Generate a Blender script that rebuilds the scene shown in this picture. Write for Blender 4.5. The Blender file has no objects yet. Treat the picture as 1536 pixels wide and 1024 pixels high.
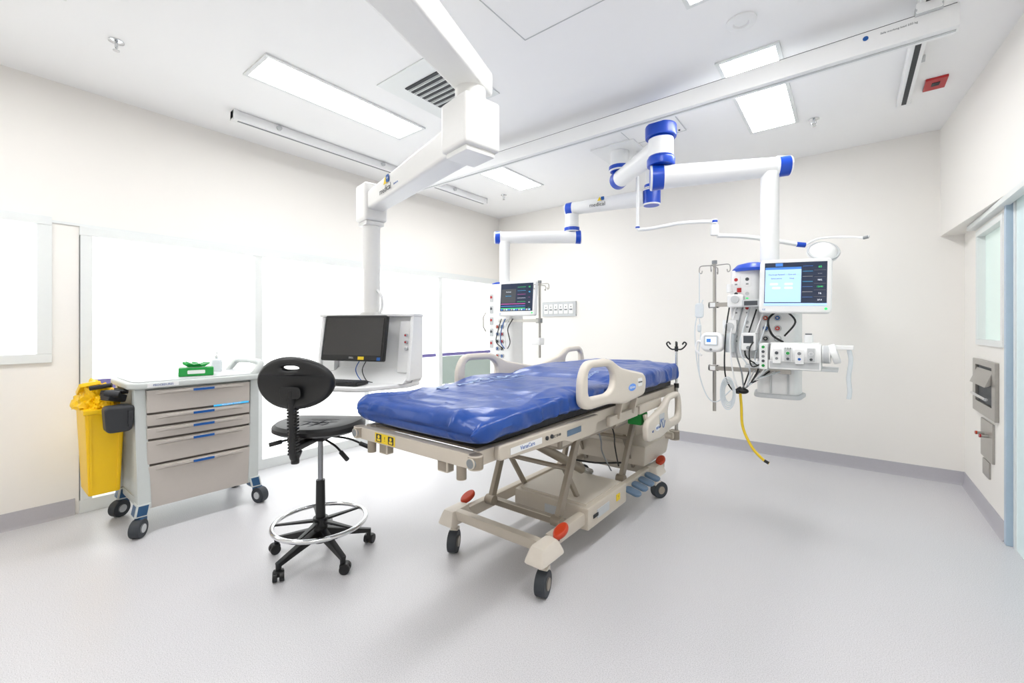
import bpy,bmesh,math,random
from mathutils import Vector as V, Matrix as MX, noise
from mathutils.bvhtree import BVHTree
random.seed(4)
R=math.radians
sc=bpy.context.scene
try: sc.view_settings.view_transform='Standard'
except Exception: pass
def T(*a): return MX.Translation(V(a[0]) if len(a)==1 else V(a))
def RZ(d): return MX.Rotation(R(d),4,'Z')
def RX(d): return MX.Rotation(R(d),4,'X')
def RY(d): return MX.Rotation(R(d),4,'Y')
def FR(loc,rz=0,tilt=0): return T(V(loc))@RZ(rz)@RX(90-tilt)
def TM(o,x,n):
    x=V(x).normalized(); n=V(n).normalized(); y=n.cross(x)
    return MX(((x.x,y.x,n.x,o[0]),(x.y,y.y,n.y,o[1]),(x.z,y.z,n.z,o[2]),(0,0,0,1)))
def lin(h):
    h=h.lstrip('#'); o=[]
    for i in (0,2,4):
        c=int(h[i:i+2],16)/255
        o.append(c/12.92 if c<.04045 else ((c+.055)/1.055)**2.4)
    return (*o,1)
def mat(name,h,rough=.45,metal=0,emit=0,var=.04,scale=30,bump=0,bscale=200,coat=0,ecol=None):
    m=bpy.data.materials.new(name); m.use_nodes=True; nt=m.node_tree; n=nt.nodes; l=nt.links
    p=n['Principled BSDF']; c=lin(h)
    p.inputs['Roughness'].default_value=rough; p.inputs['Metallic'].default_value=metal
    tc=n.new('ShaderNodeTexCoord'); nz=n.new('ShaderNodeTexNoise'); nz.inputs['Scale'].default_value=scale
    l.new(tc.outputs['Object'],nz.inputs['Vector'])
    mx=n.new('ShaderNodeMixRGB'); mx.inputs[1].default_value=c
    mx.inputs[2].default_value=(c[0]*(1-var*2),c[1]*(1-var*2),c[2]*(1-var*2),1)
    l.new(nz.outputs['Fac'],mx.inputs[0]); l.new(mx.outputs[0],p.inputs['Base Color'])
    if emit: p.inputs['Emission Color'].default_value=lin(ecol) if ecol else c; p.inputs['Emission Strength'].default_value=emit
    if coat: p.inputs['Coat Weight'].default_value=coat
    if bump:
        b=n.new('ShaderNodeBump'); b.inputs['Strength'].default_value=bump; b.inputs['Distance'].default_value=.01
        n2=n.new('ShaderNodeTexNoise'); n2.inputs['Scale'].default_value=bscale
        l.new(tc.outputs['Object'],n2.inputs['Vector']); l.new(n2.outputs['Fac'],b.inputs['Height']); l.new(b.outputs[0],p.inputs['Normal'])
    return m
wallM=mat('wall_paint','#f2efea',.55,var=.01,scale=2)
ceilM=mat('ceiling_paint','#f8f8f8',.6,var=.01,scale=2)
whiteM=mat('white_plastic','#f0f1f1',.35,var=.01)
offM=mat('offwhite_enamel','#eeeeec',.4,var=.01)
frameM=mat('frame_white','#e6e9e8',.4,var=.01)
blueM=mat('blue_plastic','#1048be',.3,var=.03)
blackM=mat('black_plastic','#0e0f11',.4)
darkM=mat('dark_grey','#2c2e32',.5)
rubM=mat('wheel_rubber','#33383e',.6)
chromeM=mat('chrome','#d8dadc',.12,1,var=.01)
stemM=mat('dark_chrome','#8d9094',.2,1,var=.01)
steelM=mat('brushed_steel','#b4b1ac',.3,.9,var=.06,scale=60)
beigeM=mat('bed_beige','#ccc3b5',.42,var=.02)
beigeL=mat('rail_beige','#ded6ca',.4,var=.02)
beigeD=mat('bed_metal','#9d9385',.4,.3,var=.04)
taupeM=mat('drawer_taupe','#bfb8b1',.45,var=.02)
taupeD=mat('drawer_gap','#77706b',.6)
cartM=mat('cart_grey','#c9cecc',.42,var=.02)
cartB=mat('cart_blue','#1f4f78',.4)
labB=mat('label_blue','#1658a4',.4)
yelM=mat('bin_yellow','#fbcb00',.4,var=.01)
yel2=mat('hose_yellow','#f1cd2a',.45)
grnM=mat('box_green','#169a40',.45)
tissM=mat('tissue_white','#f2f5f2',.8)
orgM=mat('pedal_orange','#c03a14',.4)
mblueM=mat('mattress_cover','#11469a',.28,var=.06,scale=9,bump=.3,bscale=16)
mblkM=mat('mattress_base','#101216',.6,bump=.2,bscale=60)
greyM=mat('grey_plastic','#85898c',.45)
lgM=mat('light_grey','#c8cbcd',.45)
sockM=mat('socket_dark','#454a50',.5)
redM=mat('red_plastic','#b81f25',.4)
pedM=mat('pedal_blue_grey','#5d7690',.4)
clearM=mat('clear_tubing','#dfe6ea',.25)
doorB=mat('door_blue_grey','#b4c8d9',.4)
ppl=mat('purple_stripe','#7b73b0',.5)
doorG=mat('door_glass','#d3e2e2',.15,emit=.2)
frost=mat('frosted_glass','#f4f7f6',.35,emit=1.4,var=.01,scale=1,ecol='#fbfdfc')
frostw=mat('frosted_glass_pale','#d6e6e0',.3,emit=.22,var=.02,scale=2)
frostg=mat('glass_blur_green','#aab9b2',.3,emit=.15,var=.1,scale=2)
lampM=mat('lamp_diffuser','#ffffff',.5,emit=18.5,var=0)
scrD=mat('screen_navy','#14233c',.25,emit=.5,coat=.4)
scrK=mat('screen_black','#141416',.22,coat=.6)
scrL=mat('screen_light_blue','#a9cdf6',.3,emit=.6)
scrM=mat('screen_mid_blue','#3f78c4',.3,emit=.5)
scrW=mat('screen_white','#e6effa',.3,emit=.5)
scrG=mat('screen_green','#35d070',.3,emit=.7)
scrR=mat('screen_magenta','#b8489a',.3,emit=.6)
scrY=mat('screen_cyan','#3fa9dd',.3,emit=.7)
inkM=mat('ink_dark','#2b2e33',.6)
inkB=mat('ink_blue','#2b63b0',.6)
fadeM=mat('faint_print','#a9bfe2',.5)
logoY=mat('logo_yellow','#f0d020',.5)
def floor_mat():
    m=mat('vinyl_floor','#c7c5ca',.31); nt=m.node_tree; n=nt.nodes; l=nt.links; p=n['Principled BSDF']
    tc=n.new('ShaderNodeTexCoord'); a=n.new('ShaderNodeTexNoise'); a.inputs['Scale'].default_value=260; a.inputs['Detail'].default_value=2
    l.new(tc.outputs['Object'],a.inputs['Vector'])
    r=n.new('ShaderNodeValToRGB'); r.color_ramp.elements[0].position=.38; r.color_ramp.elements[0].color=lin('#c0bfc2')
    r.color_ramp.elements[1].position=.56; r.color_ramp.elements[1].color=lin('#d7d6d9')
    l.new(a.outputs['Fac'],r.inputs[0]); l.new(r.outputs[0],p.inputs['Base Color'])
    return m
floorM=floor_mat()
baseM=mat('vinyl_skirting','#bab8be',.4,var=.06,scale=180)

def rr(cx,cy,w,h,r,n=5):
    o=[]
    for sx,sy,a0 in((1,1,0),(-1,1,90),(-1,-1,180),(1,-1,270)):
        for i in range(n+1):
            a=R(a0+90*i/n); o.append((cx+sx*(w/2-r)+r*math.cos(a),cy+sy*(h/2-r)+r*math.sin(a)))
    return o
def ell(cx,cy,a,b,n=32): return [(cx+a*math.cos(2*math.pi*i/n),cy+b*math.sin(2*math.pi*i/n)) for i in range(n)]
def rpoly(pts,rad,n=5):
    o=[];N=len(pts)
    for i in range(N):
        a=V((*pts[i-1][:2],0)); b=V((*pts[(i+1)%N][:2],0)); p=V((*pts[i][:2],0))
        r=rad if not isinstance(rad,(list,tuple)) else rad[i]
        d1=(a-p); d2=(b-p); k=min(r,d1.length*.49,d2.length*.49)
        s=p+d1.normalized()*k; e=p+d2.normalized()*k
        for j in range(n+1):
            t=j/n; q=s*(1-t)**2+p*2*t*(1-t)+e*t*t; o.append((q.x,q.y))
    return o
def cr(pts,n=6,closed=False):
    P=[V(p) for p in pts]; o=[]; N=len(P)
    for i in range(N if closed else N-1):
        p0=P[i-1] if (i>0 or closed) else P[0]; p1=P[i]; p2=P[(i+1)%N]; p3=P[(i+2)%N] if (closed or i+2<N) else P[-1]
        for j in range(n):
            t=j/n; o.append(.5*((2*p1)+(p2-p0)*t+(2*p0-5*p1+4*p2-p3)*t*t+(3*p1-p0-3*p2+p3)*t**3))
    if not closed: o.append(P[-1])
    return o
ABS={}
def link(o): sc.collection.objects.link(o)
class B:
    def __init__(s,M=None): s.bm=bmesh.new(); s.mats=[]; s.M=M or MX.Identity(4)
    def mi(s,m):
        if m not in s.mats: s.mats.append(m)
        return s.mats.index(m)
    def fin(s,vs,m,M,bev=0,seg=2):
        bmesh.ops.transform(s.bm,matrix=s.M@M,verts=vs)
        i=s.mi(m); fs={f for v in vs for f in v.link_faces}
        for f in fs: f.material_index=i
        if bev:
            es={e for v in vs for e in v.link_edges}
            es=[e for e in es if len(e.link_faces)==2 and e.calc_face_angle(0)>.6]
            bmesh.ops.bevel(s.bm,geom=es,offset=bev,segments=seg,affect='EDGES',profile=.6,clamp_overlap=True)
        return s
    def box(s,c,d,m,bev=0,M=None,seg=2):
        vs=bmesh.ops.create_cube(s.bm,size=1)['verts']
        return s.fin(vs,m,(M or MX.Identity(4))@T(V(c))@MX.Diagonal((*d,1)),bev,seg)
    def hull(s,bot,top,m,bev=0,seg=2):
        vb=[s.bm.verts.new(p) for p in bot]; vt=[s.bm.verts.new(p) for p in top]; n=len(vb)
        s.bm.faces.new(vb[::-1]); s.bm.faces.new(vt)
        for i in range(n): s.bm.faces.new((vb[i],vb[(i+1)%n],vt[(i+1)%n],vt[i]))
        return s.fin(vb+vt,m,MX.Identity(4),bev,seg)
    def fr(s,c0,d0,c1,d1,m,bev=0):
        q=lambda c,d:[(c[0]+a*d[0]/2,c[1]+b*d[1]/2,c[2]) for a,b in((-1,-1),(1,-1),(1,1),(-1,1))]
        return s.hull(q(c0,d0),q(c1,d1),m,bev)
    def beam(s,p0,p1,w0,h0,m,w1=None,h1=None,bev=0,seg=2):
        p0=V(p0);p1=V(p1);d=(p1-p0).normalized(); up=V((0,0,1))
        if abs(d.z)>.98: up=V((0,1,0))
        sd=d.cross(up).normalized(); u=sd.cross(d); w1=w1 or w0; h1=h1 or h0
        q=lambda p,w,h:[p+sd*a*w/2+u*b*h/2 for a,b in((-1,-1),(1,-1),(1,1),(-1,1))]
        return s.hull(q(p0,w0,h0),q(p1,w1,h1),m,bev,seg)
    def cyl(s,p0,p1,r,m,r2=None,seg=24,bev=0):
        p0=V(p0);p1=V(p1);d=p1-p0
        vs=bmesh.ops.create_cone(s.bm,cap_ends=True,segments=seg,radius1=r,radius2=r if r2 is None else r2,depth=d.length)['verts']
        return s.fin(vs,m,T((p0+p1)/2)@d.to_track_quat('Z','Y').to_matrix().to_4x4(),bev)
    def sph(s,c,r,m,seg=20,M=None):
        if not hasattr(r,'__len__'): r=(r,r,r)
        vs=bmesh.ops.create_uvsphere(s.bm,u_segments=seg,v_segments=seg//2,radius=1)['verts']
        return s.fin(vs,m,(M or MX.Identity(4))@T(V(c))@MX.Diagonal((*r,1)))
    def tube(s,pts,r,m,seg=8,closed=False):
        P=[V(p) for p in pts]; N=len(P); rings=[]; prev=None
        for i in range(N):
            if closed: d=P[(i+1)%N]-P[i-1]
            else: d=P[min(i+1,N-1)]-P[max(i-1,0)]
            d.normalize()
            if prev is None:
                a=V((0,0,1)) if abs(d.z)<.9 else V((1,0,0)); n=d.cross(a).normalized()
            else: n=(prev-d*prev.dot(d)).normalized()
            prev=n; b=d.cross(n); rad=r[i] if hasattr(r,'__len__') else r
            rings.append([s.bm.verts.new(P[i]+(n*math.cos(2*math.pi*k/seg)+b*math.sin(2*math.pi*k/seg))*rad) for k in range(seg)])
        for i in range(N if closed else N-1):
            A=rings[i];Bq=rings[(i+1)%N]
            for k in range(seg): s.bm.faces.new((A[k],A[(k+1)%seg],Bq[(k+1)%seg],Bq[k]))
        if not closed: s.bm.faces.new(rings[0][::-1]); s.bm.faces.new(rings[-1])
        return s.fin([v for q in rings for v in q],m,MX.Identity(4))
    def torus(s,c,Rr,r,m,M=None,n=40,seg=10):
        M=M or MX.Identity(4)
        return s.tube([T(V(c))@M@V((Rr*math.cos(2*math.pi*i/n),Rr*math.sin(2*math.pi*i/n),0)) for i in range(n)],r,m,seg,True)
    def lathe(s,c,prof,m,seg=28,M=None):
        rings=[]; M=T(V(c))@(M or MX.Identity(4))
        for r,z in prof: rings.append([s.bm.verts.new((max(r,1e-4)*math.cos(2*math.pi*k/seg),max(r,1e-4)*math.sin(2*math.pi*k/seg),z)) for k in range(seg)])
        for a,b in zip(rings,rings[1:]):
            for k in range(seg): s.bm.faces.new((a[k],a[(k+1)%seg],b[(k+1)%seg],b[k]))
        s.bm.faces.new(rings[0][::-1]); s.bm.faces.new(rings[-1])
        return s.fin([v for q in rings for v in q],m,M)
    def _curve(s,cu,m,M):
        o=bpy.data.objects.new('tmp',cu); link(o); dg=bpy.context.evaluated_depsgraph_get(); dg.update()
        me=bpy.data.meshes.new_from_object(o.evaluated_get(dg)); me.transform(s.M@M)
        t=bmesh.new(); t.from_mesh(me); bmesh.ops.remove_doubles(t,verts=t.verts,dist=1e-5)
        i=s.mi(m)
        for f in t.faces: f.material_index=i
        t.to_mesh(me); t.free(); s.bm.from_mesh(me)
        bpy.data.objects.remove(o); bpy.data.meshes.remove(me); bpy.data.curves.remove(cu)
        return s
    def shape(s,loops,depth,m,M,bev=0):
        cu=bpy.data.curves.new('tmp','CURVE'); cu.dimensions='2D'; cu.fill_mode='BOTH'; cu.extrude=max(depth/2-bev,1e-5)
        if bev: cu.bevel_depth=bev; cu.bevel_resolution=2; cu.offset=-bev
        for L in loops:
            sp=cu.splines.new('POLY'); sp.points.add(len(L)-1); sp.use_cyclic_u=True
            for i,p in enumerate(L): sp.points[i].co=(p[0],p[1],0,1)
        return s._curve(cu,m,M)
    def text(s,t,size,m,M,ax='CENTER',bold=0):
        cu=bpy.data.curves.new('tmp','FONT'); cu.body=t; cu.size=size; cu.align_x=ax; cu.align_y='CENTER'; cu.extrude=.0004; cu.resolution_u=2; cu.offset=bold
        return s._curve(cu,m,M)
    def q(s,u0,v0,u1,v1,m,M,z=.0006): return s.box(((u0+u1)/2,(v0+v1)/2,z/2),(abs(u1-u0),abs(v1-v0),z),m,M=M)
    def done(s,name,parent=None,loc=(0,0,0),rot=0,**meta):
        bmesh.ops.recalc_face_normals(s.bm,faces=s.bm.faces)
        me=bpy.data.meshes.new(name)
        for f in s.bm.faces: f.smooth=True
        s.bm.to_mesh(me); s.bm.free()
        for m in s.mats: me.materials.append(m)
        try: me.set_sharp_from_angle(angle=R(38))
        except Exception: pass
        o=bpy.data.objects.new(name,me); link(o)
        w=o.modifiers.new('wn','WEIGHTED_NORMAL'); w.keep_sharp=True
        if parent is not None:
            xs=[v.co for v in me.vertices]
            c=V([ (min(v[i] for v in xs)+max(v[i] for v in xs))/2 for i in range(3)])
            me.transform(T(-c)); o.parent=parent; o.location=c-ABS[parent.name]; ABS[o.name]=c
        else:
            o.location=loc; o.rotation_euler=(0,0,R(rot)); ABS[o.name]=V((0,0,0))
        for k,v in meta.items(): o['category' if k=='cat' else k]=v
        return o
def root(name,loc,label,cat,rot=0,local=False,**meta):
    e=bpy.data.objects.new(name,None); e.empty_display_size=.1; link(e); e.location=loc; e.rotation_euler=(0,0,R(rot))
    e['label']=label; e['category']=cat
    for k,v in meta.items(): e[k]=v
    ABS[e.name]=V((0,0,0)) if local else V(loc); return e

XL,XR,YB,YF,H=-4.23,.75,5.07,-1.6,2.96
S=dict(kind='structure')
# ---------------- shell
B().box(((XL+XR)/2,(YB+YF)/2,-.05),(XR-XL+.4,YB-YF+.4,.1),floorM).done('floor',**S)
B().box(((XL+XR)/2,(YB+YF)/2,H+.05),(XR-XL+.4,YB-YF+.4,.1),ceilM).done('ceiling',**S)
B().box(((XL+XR)/2,YB+.06,H/2),(XR-XL+.3,.12,H),wallM).done('wall_back',**S)
B().box(((XL+XR)/2,YF-.06,H/2),(XR-XL+.3,.12,H),wallM).done('wall_front',**S)
b=B(); xw=XL-.06
def wp(b,y0,y1,z0,z1,x=xw): b.box((x,(y0+y1)/2,(z0+z1)/2),(.12,y1-y0,z1-z0),wallM)
wp(b,YF,YB,2.04,H); wp(b,YF,-.75,0,2.04); wp(b,-.75,.37,0,1.06); wp(b,.37,.5,0,2.04); wp(b,.5,5.03,2.0,2.04); wp(b,5.03,YB,0,2.04)
b.done('wall_left',**S)
b=B(); x=XR+.06
wp(b,YF,2.75,0,H,x); wp(b,2.75,3.86,2.12,H,x); wp(b,3.86,3.93,0,H,x); wp(b,3.93,4.63,0,1.17,x); wp(b,3.93,4.63,2.0,H,x); wp(b,4.63,YB,0,H,x)
b.done('wall_right',**S)
b=B(); z0=2.06
b.hull([(.607,YB,z0),(.76,YB,z0),(.76,3.1,z0),(.756,3.1,z0)],[(.607,YB,H),(.76,YB,H),(.76,3.1,H),(.756,3.1,H)],wallM)
b.done('trim_1',**S)
B().box((XR-.02,3.75,2.04),(.05,1.9,.035),frameM,bev=.004).done('trim_9',**S)
def skirt(name,p0,p1,inw):
    b=B(); p0=V(p0);p1=V(p1);n=V(inw)
    pr=[(0,0),(.02,0),(.007,.02),(.004,.11),(0,.11)]
    b.hull([p0+n*a+V((0,0,z)) for a,z in pr],[p1+n*a+V((0,0,z)) for a,z in pr],baseM); b.done(name,**S)
skirt('baseboard_back',(XL,YB,0),(XR,YB,0),(0,-1,0))
skirt('baseboard_left',(XL,YF,0),(XL,.48,0),(1,0,0))
skirt('baseboard_right',(XR,3.88,0),(XR,YB,0),(-1,0,0))
b=B(); xf=XL+.0
def fb(y0,y1,z0,z1,dx=.1): b.box((xf-.03,(y0+y1)/2,(z0+z1)/2),(dx,y1-y0,z1-z0),frameM,bev=.004)
fb(.5,5.03,1.94,2.0); fb(.5,5.03,0,.09)
for y in(.505,1.625,2.735,3.835,4.97): fb(y,y+.06,.09,1.94,.098)
b.done('trim_2',**S)
for i,(y0,y1) in enumerate(((.56,1.63),(1.68,2.74),(2.79,3.84),(3.89,4.97))):
    B().box((XL-.04,(y0+y1)/2,1.015),(.012,y1-y0,1.85),frost).done('window_%d'%(i+2),**S)
b=B(); b.box((XL-.032,.72,.885),(.004,.3,.075),ppl); b.done('glass_blur_1',**S)  # purple band painted on the glass for a blurred band outside
b=B(); b.box((XL-.032,3.315,.93),(.004,1.02,.04),ppl); b.box((XL-.032,4.435,.93),(.004,1.06,.04),ppl); b.box((XL-.0325,4.435,.72),(.003,1.06,.37),frostg); b.done('glass_blur_2',**S)  # blurred outside view painted as purple and green bands on the glass
b=B()
for (y0,y1,z0,z1) in((-.75,.37,1.06,1.12),(-.75,.37,1.98,2.04),(.3,.37,1.12,1.98),(-.75,-.68,1.12,1.98)): b.box((XL-.03,(y0+y1)/2,(z0+z1)/2),(.1,y1-y0,z1-z0),frameM,bev=.004)
b.done('trim_5',**S)
B().box((XL-.04,-.19,1.55),(.012,.98,.86),frost).done('window_1',**S)
B().box((XL+.004,2.5,2.01),(.012,5.06,.018),frameM).done('trim_6',**S)
b=B()
for (y0,y1,z0,z1) in((3.93,4.63,1.17,1.21),(3.93,4.63,1.96,2.0),(3.93,3.97,1.21,1.96),(4.59,4.63,1.21,1.96)): b.box((XR+.02,(y0+y1)/2,(z0+z1)/2),(.06,y1-y0,z1-z0),frameM,bev=.003)
b.done('trim_7',**S)
B().box((XR+.04,4.28,1.585),(.01,.62,.75),frostw).done('window_6',**S)
b=B()
for (y0,y1,z0,z1) in((3.82,3.86,0,2.12),(2.75,2.79,0,2.12),(2.79,3.82,2.07,2.12)): b.box((XR+.03,(y0+y1)/2,(z0+z1)/2),(.09,y1-y0,z1-z0),doorB,bev=.004)
b.done('trim_8',**S)
b=B(); b.box((XR+.03,3.305,1.035),(.02,1.03,2.07),doorG); b.box((XR+.03,3.795,1.035),(.035,.03,2.07),frameM); b.box((XR+.0,2.95,1.05),(.03,.03,.4),steelM,bev=.005); b.done('door_1',**S)
# ---------------- ceiling lights
for (x,y) in((-2.95,1.755),(-2.975,3.555),(-.49,3.54),(-.49,1.7),(-2.95,-.3),(-.49,-.3)):  # last two are unseen, added behind the camera as fill light
    r=root('ceiling_light',(x,y,H),'recessed rectangular ceiling light with glowing white diffuser','ceiling light',group='recessed ceiling lights')
    b=B(); w,l=.15,.6
    for c,d in(((x-w-.012,y,H-.006),(.024,2*l+.048,.012)),((x+w+.012,y,H-.006),(.024,2*l+.048,.012)),((x,y-l-.012,H-.006),(2*w,.024,.012)),((x,y+l+.012,H-.006),(2*w,.024,.012))): b.box(c,d,frameM,bev=.002)
    b.done('frame',r)
    B().box((x,y,H-.004),(2*w,2*l,.006),lampM).done('diffuser',r)
r=root('ceiling_air_vent',(-2.25,2.05,H),'square white ceiling air vent with dark louvre slots','air vent')
b=B(); b.box((-2.25,2.05,H-.004),(.6,.6,.008),frameM,bev=.002); b.done('face_plate',r)
b=B()
for i in range(7):
    y=1.9+.05*i
    b.box((-2.25,y,H-.011),(.34,.024,.006),inkM)
    b.box((-2.25,y+.025,H-.014),(.34,.006,.012),frameM)
b.done('louvre',r)
def panel(x,y,w,d):
    b=B(); b.box((x,y,H-.003),(w,d,.006),ceilM,bev=.001)
    for c,s2 in(((x-w/2,y),(.005,d)),((x+w/2,y),(.005,d)),((x,y-d/2),(w,.005)),((x,y+d/2),(w,.005))): b.box((*c,H-.004),(*s2,.009),lgM)
    b.cyl((x+w*.4,y+d*.4,H-.012),(x+w*.4,y+d*.4,H-.004),.008,inkM,seg=12)
    b.done('ceiling_access_panel',label='square flush white access panel in the ceiling',cat='access panel',group='ceiling access panels')
panel(-1.17,1.7,.6,.6); panel(-1.3,3.55,.45,.4)
def sprinkler(x,y):
    r=root('fire_sprinkler',(x,y,H),'small chrome fire sprinkler head on the ceiling','sprinkler',group='ceiling sprinklers')
    B().lathe((x,y,H-.012),[(.035,.012),(.036,.006),(.02,0),(.012,-.002)],chromeM).done('escutcheon',r)
    b=B(); b.cyl((x,y,H-.012),(x,y,H-.04),.008,chromeM,seg=10); b.tube([(x-.014,y,H-.02),(x-.016,y,H-.035),(x,y,H-.055)],.003,chromeM,6); b.tube([(x+.014,y,H-.02),(x+.016,y,H-.035),(x,y,H-.055)],.003,chromeM,6)
    b.cyl((x,y,H-.058),(x,y,H-.054),.016,chromeM,seg=14); b.done('deflector',r)
for p in((-3.35,.55),(-3.42,4.2),(-.218,4.19)): sprinkler(*p)
b=B(); b.lathe((-.46,2.61,H),[(.075,0),(.075,-.008),(.06,-.014),(.04,-.014),(.035,-.006),(.001,-.006)],whiteM,36); b.torus((-.46,2.61,H-.01),.045,.003,lgM); b.done('ceiling_speaker',label='round white ceiling speaker with ring edge',cat='speaker')
b=B(); b.box((.463,4.07,H-.008),(.11,.17,.016),redM,bev=.003); b.box((.463,4.06,H-.018),(.04,.05,.004),inkM); b.done('fire_alarm_sounder',label='square red fire alarm plate on the ceiling',cat='alarm')
# ---------------- hoist gantry
r=root('hoist_track_system',(-1.7,2.97,H),'white ceiling hoist gantry with two rails and one crossing beam','ceiling hoist track')
def rail(x):
    b=B(); b.box((x,2.73,H-.035),(.07,2.92,.07),whiteM,bev=.008)
    b.box((x,2.73,H-.071),(.016 if x<0 else .026,2.9,.004),inkM if x>0 else greyM)
    for y in(1.29,4.17): b.box((x,y,H-.035),(.08,.04,.078),whiteM,bev=.006)
    for y in(1.6,2.6,3.6): b.cyl((x+.03,y,H-.03),(x+.055,y,H-.03),.02,lgM,seg=12)
    return b.done('rail',r)
rail(-3.72); rail(.31)
b=B(); b.box((-1.68,2.97,2.795),(4.2,.085,.11),whiteM,bev=.008); b.box((-1.68,2.97,2.738),(4.18,.014,.006),lgM); b.box((-1.68,2.97,2.851),(4.18,.076,.004),sockM)  # unseen dark strip added on top to cut lamp bounce on the ceiling
M=FR((.2,2.9265,2.815)); b.text('Safe working load 250 kg',.014,greyM,M); b.shape([ell(-.13,0,.012,.012)],.001,labB,M); b.done('crossbeam',r)
for x in(-3.72,.31):
    b=B(); b.box((x,2.97,2.87),(.1,.14,.05),whiteM,bev=.008)
    for dy in(-.05,.05): b.cyl((x-.05,2.97+dy,2.86),(x+.05,2.97+dy,2.86),.02,lgM,seg=14)
    b.done('carriage',r)

# ---------------- medicine cart
cx,cy=-3.735,1.01
r=root('medical_cart',(cx,cy,0),'grey hospital cart with five taupe drawers and blue labels','cart')
b=B(T(cx,cy,0)); b.box((-.01,-.005,.53),(.5,.6,.75),cartM,bev=.01); b.box((.242,-.005,.525),(.02,.6,.74),taupeD); b.done('body',r)
for sy in(-1,1):
    b=B(T(cx,cy,0))
    for sx in(.235,-.235):
        b.hull([(sx-.03,sy*.31-.035,.16),(sx+.05 if sx>0 else sx+.03,sy*.31-.035,.16),(sx+.05 if sx>0 else sx+.03,sy*.31+.035,.16),(sx-.03,sy*.31+.035,.16)],
               [(sx-.03,sy*.33-.03,.91),(sx+.02,sy*.33-.03,.91),(sx+.02,sy*.33+.03,.91),(sx-.03,sy*.33+.03,.91)],cartM,.012)
        b.hull([(sx-.04,sy*.33-.035,.12),(sx+.06,sy*.33-.035,.12),(sx+.06,sy*.33+.035,.12),(sx-.04,sy*.33+.035,.12)],
               [(sx-.035,sy*.315-.036,.2),(sx+.055,sy*.315-.036,.2),(sx+.055,sy*.315+.036,.2),(sx-.035,sy*.315+.036,.2)],cartB,.01)
    b.box((0,sy*.31,.18),(.4,.05,.05),cartM,bev=.01); b.box((-.01,sy*.318,.55),(.44,.02,.7),cartM,bev=.005); b.done('side_frame',r)
b=B(T(cx,cy,0))
b.shape([rr(0,0,.58,.78,.07)],.04,cartM,T(0,0,.93),.012); b.shape([rr(0,0,.52,.72,.05)],.006,lgM,T(0,0,.952)); b.q(-.3,-.012,-.14,.012,whiteM,FR((.2895,0,.932),90)); b.text('PROCEDURES',.017,labB,FR((.291,-.22,.932),90)); b.done('worktop',r)
b=B(T(cx,cy,0)); b.tube(cr([(.24,.31,.93),(.25,.35,.98),(.22,.385,1.025),(.05,.395,1.035),(-.05,.395,1.035),(-.22,.385,1.025),(-.25,.35,.98),(-.24,.31,.93)],6),.022,cartM,12); b.done('push_handle',r)
for i,(z0,z1) in enumerate(((.755,.9),(.672,.745),(.59,.662),(.432,.58),(.155,.422))):
    b=B(T(cx,cy,0)); b.box((.262,-.005,(z0+z1)/2),(.024,.588,z1-z0-.004),taupeM,bev=.005)
    d=b.done('drawer',r)
    zt=z1-.012
    b=B(T(cx,cy,0)); b.hull([(.27,-.27,zt-.022),(.27,.26,zt-.022),(.27,.26,zt+.004),(.27,-.27,zt+.004)],[(.29,-.2,zt-.01),(.29,.19,zt-.01),(.29,.19,zt+.002),(.29,-.2,zt+.002)],taupeM,.002)
    b.box((.292,.0,zt-.006),(.003,.12,.016),labB)
    b.done('handle',d)
b=B(T(cx,cy,0)); b.q(0,0,.22,.012,scrY,FR((.276,.06,.748),90)); b.text('PROCEDURE TROLLEY',.012,whiteM,FR((.2775,.17,.754),90)); b.done('label_strip',r,label='blue label strip with white lettering')
def caster(r,x,y,wr,ang,fork,wheel=rubM,hub=lgM,top=.13,w=.03):
    b=B(T(x,y,0)@RZ(ang)); o=.02
    b.cyl((0,0,wr*1.7),(0,0,top),.016,fork); b.shape([rpoly([(-.03,wr*.9),(wr*.9,wr*.5),(wr*.95,wr*1.2),(wr*.3,wr*2.15),(-.03,wr*2.15)],.012)],w+.016,fork,T(0,0,0)@RX(90),.004)
    p=b.done('caster',r)
    b=B(T(x,y,0)@RZ(ang)); b.cyl((o,-w/2-.012,wr),(o,w/2+.012,wr),wr,wheel,bev=.006,seg=28); b.cyl((o,-w/2-.016,wr),(o,w/2+.016,wr),wr*.5,hub,seg=20,bev=.002); b.done('wheel',p)
for x,y,a in((.27,-.33,-40),(.27,.345,20),(-.22,-.33,-60),(-.22,.345,30)): caster(r,cx+x,cy+y,.056,a,cartB,top=.14)
b=B(); b.box((0,0,.03),(.11,.2,.06),grnM,bev=.008); b.shape([rr(0,0,.06,.13,.02)],.002,tissM,T(0,0,.0612)); b.shape([rr(0,0,.1,.025,.006)],.001,tissM,FR((.0557,0,.03),90))
for i in range(6):
    a=i*1.1; b.hull([(-.025,-.04,.058),(.025,-.04,.058),(.025,.04,.058),(-.025,.04,.058)],[(.035*math.cos(a)-.012,.07*math.sin(a)-.012,.085+.004*i),(.035*math.cos(a)+.012,.07*math.sin(a)-.01,.082),(.035*math.cos(a)+.014,.07*math.sin(a)+.02,.086),(.035*math.cos(a)-.01,.07*math.sin(a)+.02,.09)],grnM)
b.done('wipes_packet',loc=(-3.64,1.02,.9555),rot=-15,label='green wipes packet with crumpled open top on cart',cat='wipes')
r2=root('pump_bottle',(-3.88,1.22,.9555),'small clear white pump bottle on the cart','bottle',local=True)
B().lathe((0,0,0),[(.034,0),(.036,.01),(.036,.07),(.03,.09),(.012,.1),(.012,.11)],clearM).done('bottle_body',r2)
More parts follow.
